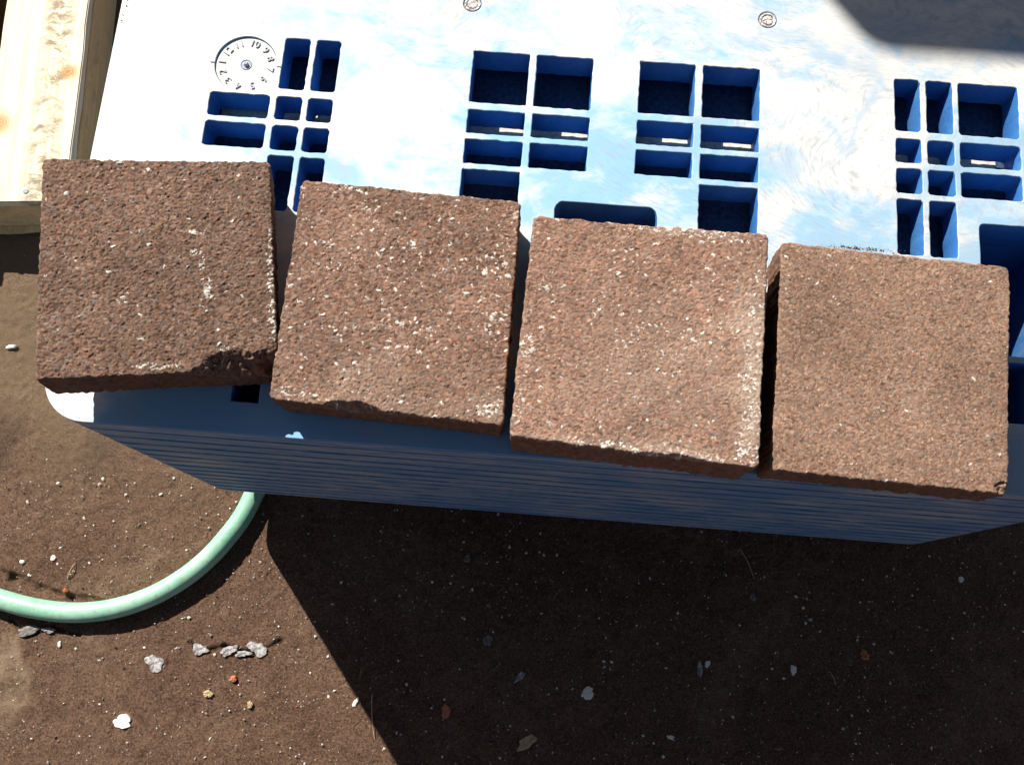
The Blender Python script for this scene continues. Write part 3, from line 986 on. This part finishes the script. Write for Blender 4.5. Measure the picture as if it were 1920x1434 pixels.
M_WHITE = mat_chip('white_chip', (0.80, 0.76, 0.66), (0.86, 0.83, 0.76))
M_GREY = mat_chip('grey_crust', (0.09, 0.08, 0.075), (0.52, 0.50, 0.49))
M_TAN = mat_chip('tan_stone', (0.40, 0.28, 0.15), (0.55, 0.42, 0.28))
M_RUST = mat_chip('terracotta', (0.42, 0.13, 0.06), (0.55, 0.22, 0.12))
M_DULL = mat_chip('dull_stone', (0.14, 0.125, 0.115), (0.26, 0.24, 0.22))
PX = 1.04 / 1810
BITS = [
    # name, label, category, px, py, w, h, angle, material, thickness
    ('paint_chip', 'large white oval chip on the sunlit ground, below the grey crusts', 'chip', 231, 1352, 34, 21, -0.1, M_WHITE, 0.0022),
    ('crust_flake', 'ragged pale grey crust lying alone on the sunlit ground, left of the crack', 'flake', 291, 1243, 30, 30, 0.5, M_GREY, 0.0010),
    ('crust_flake', 'small grey crust at the left end of the crack in the sunlit ground', 'flake', 375, 1217, 26, 20, 0.2, M_GREY, 0.0012),
    ('crust_flake', 'whitish crust left of the middle of the broken line along the crack', 'flake', 430, 1219, 28, 17, 0.3, M_GREY, 0.0012),
    ('crust_flake', 'widest whitish crust at the right end of the broken line along the crack', 'flake', 484, 1216, 36, 22, -0.25, M_GREY, 0.0012),
    ('crust_flake', 'narrow pale crust between the two wider ones along the crack', 'flake', 456, 1225, 24, 11, 0.0, M_GREY, 0.0010),
    ('crust_flake', 'dark grey crust close under the hose at the left', 'flake', 55, 1182, 40, 16, 0.3, M_DULL, 0.002),
    ('crust_flake', 'long thin grey crust close under the hose, right of the dark crust', 'flake', 92, 1181, 22, 10, 0.0, M_GREY, 0.002),
    ('pebble', 'round tan pebble on the sunlit ground, below the crack', 'pebble', 391, 1300, 17, 12, 0.2, M_TAN, 0.0024),
    ('pebble', 'small pale pink pebble right of the round tan pebble', 'pebble', 470, 1320, 11, 11, 0.0, M_TAN, 0.0024),
    ('brick_fragment', 'tiny orange red brick crumb below the broken line of crusts', 'brick fragment', 438, 1272, 13, 10, 0.3, M_RUST, 0.0024),
    ('brick_fragment', 'tiny red brick crumb just above the hose at the left', 'brick fragment', 124, 1107, 8, 9, 0.0, M_RUST, 0.0024),
    ('paint_chip', 'thin white chip beside the left edge of the darkest slab', 'chip', 22, 651, 20, 7, 0.1, M_WHITE, 0.002),
    ('paint_chip', 'white chip inside the hose curve, upper one of two', 'chip', 101, 1046, 10, 9, 0.6, M_WHITE, 0.0016),
    ('paint_chip', 'white chip inside the hose curve, lower left one of two', 'chip', 43, 1053, 8, 8, 0.2, M_WHITE, 0.0016),
    ('paint_chip', 'upright narrow white chip below the hose at the left', 'chip', 113, 1207, 5, 13, 0.1, M_WHITE, 0.0016),
    ('paint_chip', 'white shard at the edge of the big shadow', 'chip', 667, 1316, 8, 16, -0.5, M_WHITE, 0.0016),
    ('paint_chip', 'biggest white chip in the shadow, hooked in shape', 'chip', 1102, 1299, 26, 18, 0.7, M_WHITE, 0.002),
    ('paint_chip', 'grey white slanting shard in the shadow, left of the hooked chip', 'chip', 975, 1268, 24, 10, 0.5, M_GREY, 0.002),
    ('paint_chip', 'tall pale shard in the middle of the shadow', 'chip', 1312, 1254, 9, 26, -0.1, M_GREY, 0.002),
    ('paint_chip', 'short white chip right beside the tall pale shard', 'chip', 1326, 1244, 8, 13, -0.4, M_WHITE, 0.002),
    ('paint_chip', 'white drop-shaped chip right of the tall pale shard', 'chip', 1487, 1255, 9, 18, 0.1, M_WHITE, 0.002),
    ('paint_chip', 'white chip in the shadow near the lower left of the crust group', 'chip', 1257, 1381, 12, 7, -0.2, M_WHITE, 0.002),
    ('paint_chip', 'white chip in the shadow below the right end of the pallet', 'chip', 1801, 1086, 8, 10, 0.2, M_WHITE, 0.002),
    ('leaf_fragment', 'orange brown leaf scrap in the shadow near the shadow edge', 'leaf', 836, 1333, 14, 27, 0.0, M_RUST, 0.0015),
    ('wood_scrap', 'yellow brown wood scrap at the bottom of the shadow', 'scrap', 988, 1391, 44, 16, 0.55, M_TAN, 0.003),
    ('pebble', 'dull grey pebble in the shadow right of the leaf scrap', 'pebble', 914, 1200, 18, 17, 0.4, M_DULL, 0.002),
    ('pebble', 'dull grey pebble in the shadow under the pallet edge', 'pebble', 876, 1047, 14, 13, 0.4, M_DULL, 0.002),
    ('brick_fragment', 'dark red brick scrap in the right part of the shadow', 'brick fragment', 1621, 1228, 15, 16, 0.4, M_RUST, 0.0024),
    ('pebble', 'dull pebble left of the tall pale shard, high in the shadow', 'pebble', 1411, 1119, 10, 13, 0.2, M_DULL, 0.002),
]
for i, (nm, lab, cat, px_, py_, w, h, an, mt, th) in enumerate(BITS):
    vs, fs = flake_geo(w * PX, h * PX, th, an, 500 + i, 26, 0.34 if mt is M_GREY else 0.24)
    o = link(nm, mesh_from(nm, vs, fs), mt)
    p = at(px_, py_, 0.0)
    o.location = (p.x, p.y, 0.0012)
    tag(o, lab, cat)


def grit(name, n, gen, z, seed, size, pal_=None, parent=None):
    r = np.random.default_rng(seed)
    pal_ = pal_ or [((0.80, 0.77, 0.72), 0.40), ((0.45, 0.38, 0.30), 0.22), ((0.40, 0.16, 0.09), 0.10), ((0.28, 0.26, 0.25), 0.16), ((0.05, 0.04, 0.035), 0.12)]
    cs = np.array([p[0] for p in pal_]); ws = np.array([p[1] for p in pal_]); ws /= ws.sum()
    oct_ = np.array([(1, 0, 0), (0, 1, 0), (-1, 0, 0), (0, -1, 0), (0, 0, 1), (0, 0, -0.6)], float)
    tri = [(0, 1, 4), (1, 2, 4), (2, 3, 4), (3, 0, 4), (1, 0, 5), (2, 1, 5), (3, 2, 5), (0, 3, 5)]
    Vs, Fs, Cs = [], [], []
    k = 0
    while k < n:
        x, y = gen(r)
        a = r.uniform(0, 6.28)
        s = size * (0.5 + r.pareto(3.2))
        s = min(s, size * 2.6)
        sc = np.array((s * r.uniform(0.6, 1.3), s * r.uniform(0.5, 1.0), s * r.uniform(0.3, 0.7)))
        v = oct_ * sc * (1 + r.uniform(-0.25, 0.25, (6, 1)))
        v = np.stack([v[:, 0] * math.cos(a) - v[:, 1] * math.sin(a) + x, v[:, 0] * math.sin(a) + v[:, 1] * math.cos(a) + y, v[:, 2] + z], -1)
        Vs.append(v); Fs += [tuple(q + 6 * k for q in t) for t in tri]
        Cs.append(np.tile(cs[r.choice(len(cs), p=ws)] * r.uniform(0.7, 1.15), (6, 1)))
        k += 1
    me = mesh_from(name, np.concatenate(Vs), Fs)
    set_color(me, np.concatenate(Cs))
    o = link(name, me, M_GRIT, parent)
    return o


def stem(label, p0, p1, bend, seed):
    r = random.Random(seed)
    a, b = at(*p0), at(*p1)
    d = b - a; nrm = Vector((-d.y, d.x, 0)).normalized()
    vs, fs = [], []
    n = 14
    for i in range(n):
        t = i / (n - 1)
        c = a + d * t + nrm * (bend * math.sin(math.pi * t) + r.uniform(-0.0002, 0.0002)) + Vector((0, 0, 0.0022 + 0.002 * math.sin(math.pi * t)))
        rad = 0.00055 * (1 - 0.4 * t)
        for q in range(5):
            an = 2 * math.pi * q / 5
            vs.append(c + nrm * rad * math.cos(an) + Vector((0, 0, rad * math.sin(an))) - a)
    for i in range(n - 1):
        for q in range(5):
            w = (q + 1) % 5
            fs.append((i * 5 + q, i * 5 + w, i * 5 + 5 + w, i * 5 + 5 + q))
    o = link('dry_stem', mesh_from('dry_stem', vs, fs), M_TAN)
    o.location = a
    tag(o, label, 'stem')


stem('thin dry stem lying in the shadow just below the middle of the blue pallet', (1386, 1028), (1413, 1085), 0.001, 1)
stem('thin dry stem lying across the edge of the big shadow', (698, 1300), (703, 1385), -0.001, 2)
stem('short curled reddish stem on the sunlit ground above the hose', (128, 1085), (143, 1055), 0.0005, 3)
stem('tiny dry stem in the shadow, right of the white drop-shaped chip', (1557, 1262), (1565, 1283), 0.0004, 4)

g = grit('loose_grit', 12000, lambda r: (r.uniform(-0.66, 0.62), r.uniform(-0.18, 0.70) if r.random() < 0.3 else r.uniform(-0.18, 0.16)), 0.0012, 61, 0.00066)
tag(g, 'scattered white and brown grit over the ground', kind='stuff')



def edge_spot(r):
    if r.random() < 0.55:
        u, v = -0.3235 + r.normal(0, 0.0012), r.uniform(0.40, 0.56)
    else:
        u, v = r.normal(0.222, 0.012), 0.2745 + r.normal(0, 0.0008)
    return u * CT + v * ST, -u * ST + v * CT


g = grit('soil_crumbs', 420, edge_spot, ZD + 0.0001, 62, 0.00048, [((0.10, 0.06, 0.04), 0.6), ((0.20, 0.14, 0.09), 0.4)])
tag(g, 'brown soil crumbs on the edge of the blue pallet top', kind='stuff')

# ------------------------------------------------------------------ invented shadow caster, unseen beyond the frame: its corner throws the soft shadow at the top right
def shadow_caster():
    dz = 1.05
    ztop = ZD + dz
    uc0, vc0 = 0.186 - SU * dz, 0.4311 - SV * dz
    t = empty('shadow_caster', ((uc0 + 0.4) * CT + (vc0 + 0.35) * ST, -(uc0 + 0.4) * ST + (vc0 + 0.35) * CT, 0), -TH)
    tag(t, 'added unseen shadow caster with one slanted side standing behind the blue pallet', 'table')
    M_CASTER = mat_wood('brown_caster_wood', (0.22, 0.13, 0.07), (0.14, 0.08, 0.045), (0.1, 0.06, 0.04))
    # corners of the top, front left first; the left side runs back at a slant
    corner = [(0.233, 0.4311), (0.985, 0.4311), (0.985, 1.13), (-0.253, 1.13)]
    corner = [(u - 0.186 - 0.4, v - 0.4311 - 0.35) for u, v in corner]
    pts = []
    for q in range(4):
        p = Vector(corner[q]); a = (Vector(corner[q - 1]) - p).normalized(); b = (Vector(corner[(q + 1) % 4]) - p).normalized()
        e = 0.022
        for m in range(7):
            tt = m / 6
            pts.append(tuple((p + a * e) * (1 - tt) ** 2 + p * 2 * tt * (1 - tt) + (p + b * e) * tt ** 2))
    n = len(pts)
    vs = [(x, y, ztop) for x, y in pts] + [(x, y, ztop - 0.03) for x, y in pts]
    fs = [tuple(range(n)), tuple(range(n, 2 * n))[::-1]] + [(i, n + i, n + (i + 1) % n, (i + 1) % n) for i in range(n)]
    link('caster_top', mesh_from('caster_top', vs, fs), M_CASTER, t)
    for sx in (-1, 1):
        for sy in (-1, 1):
            x, y = sx * 0.32, sy * 0.27
            beam('caster_leg', x - 0.03, x + 0.03, y - 0.03, y + 0.03, 0, ztop - 0.03, M_CASTER, t)


shadow_caster()
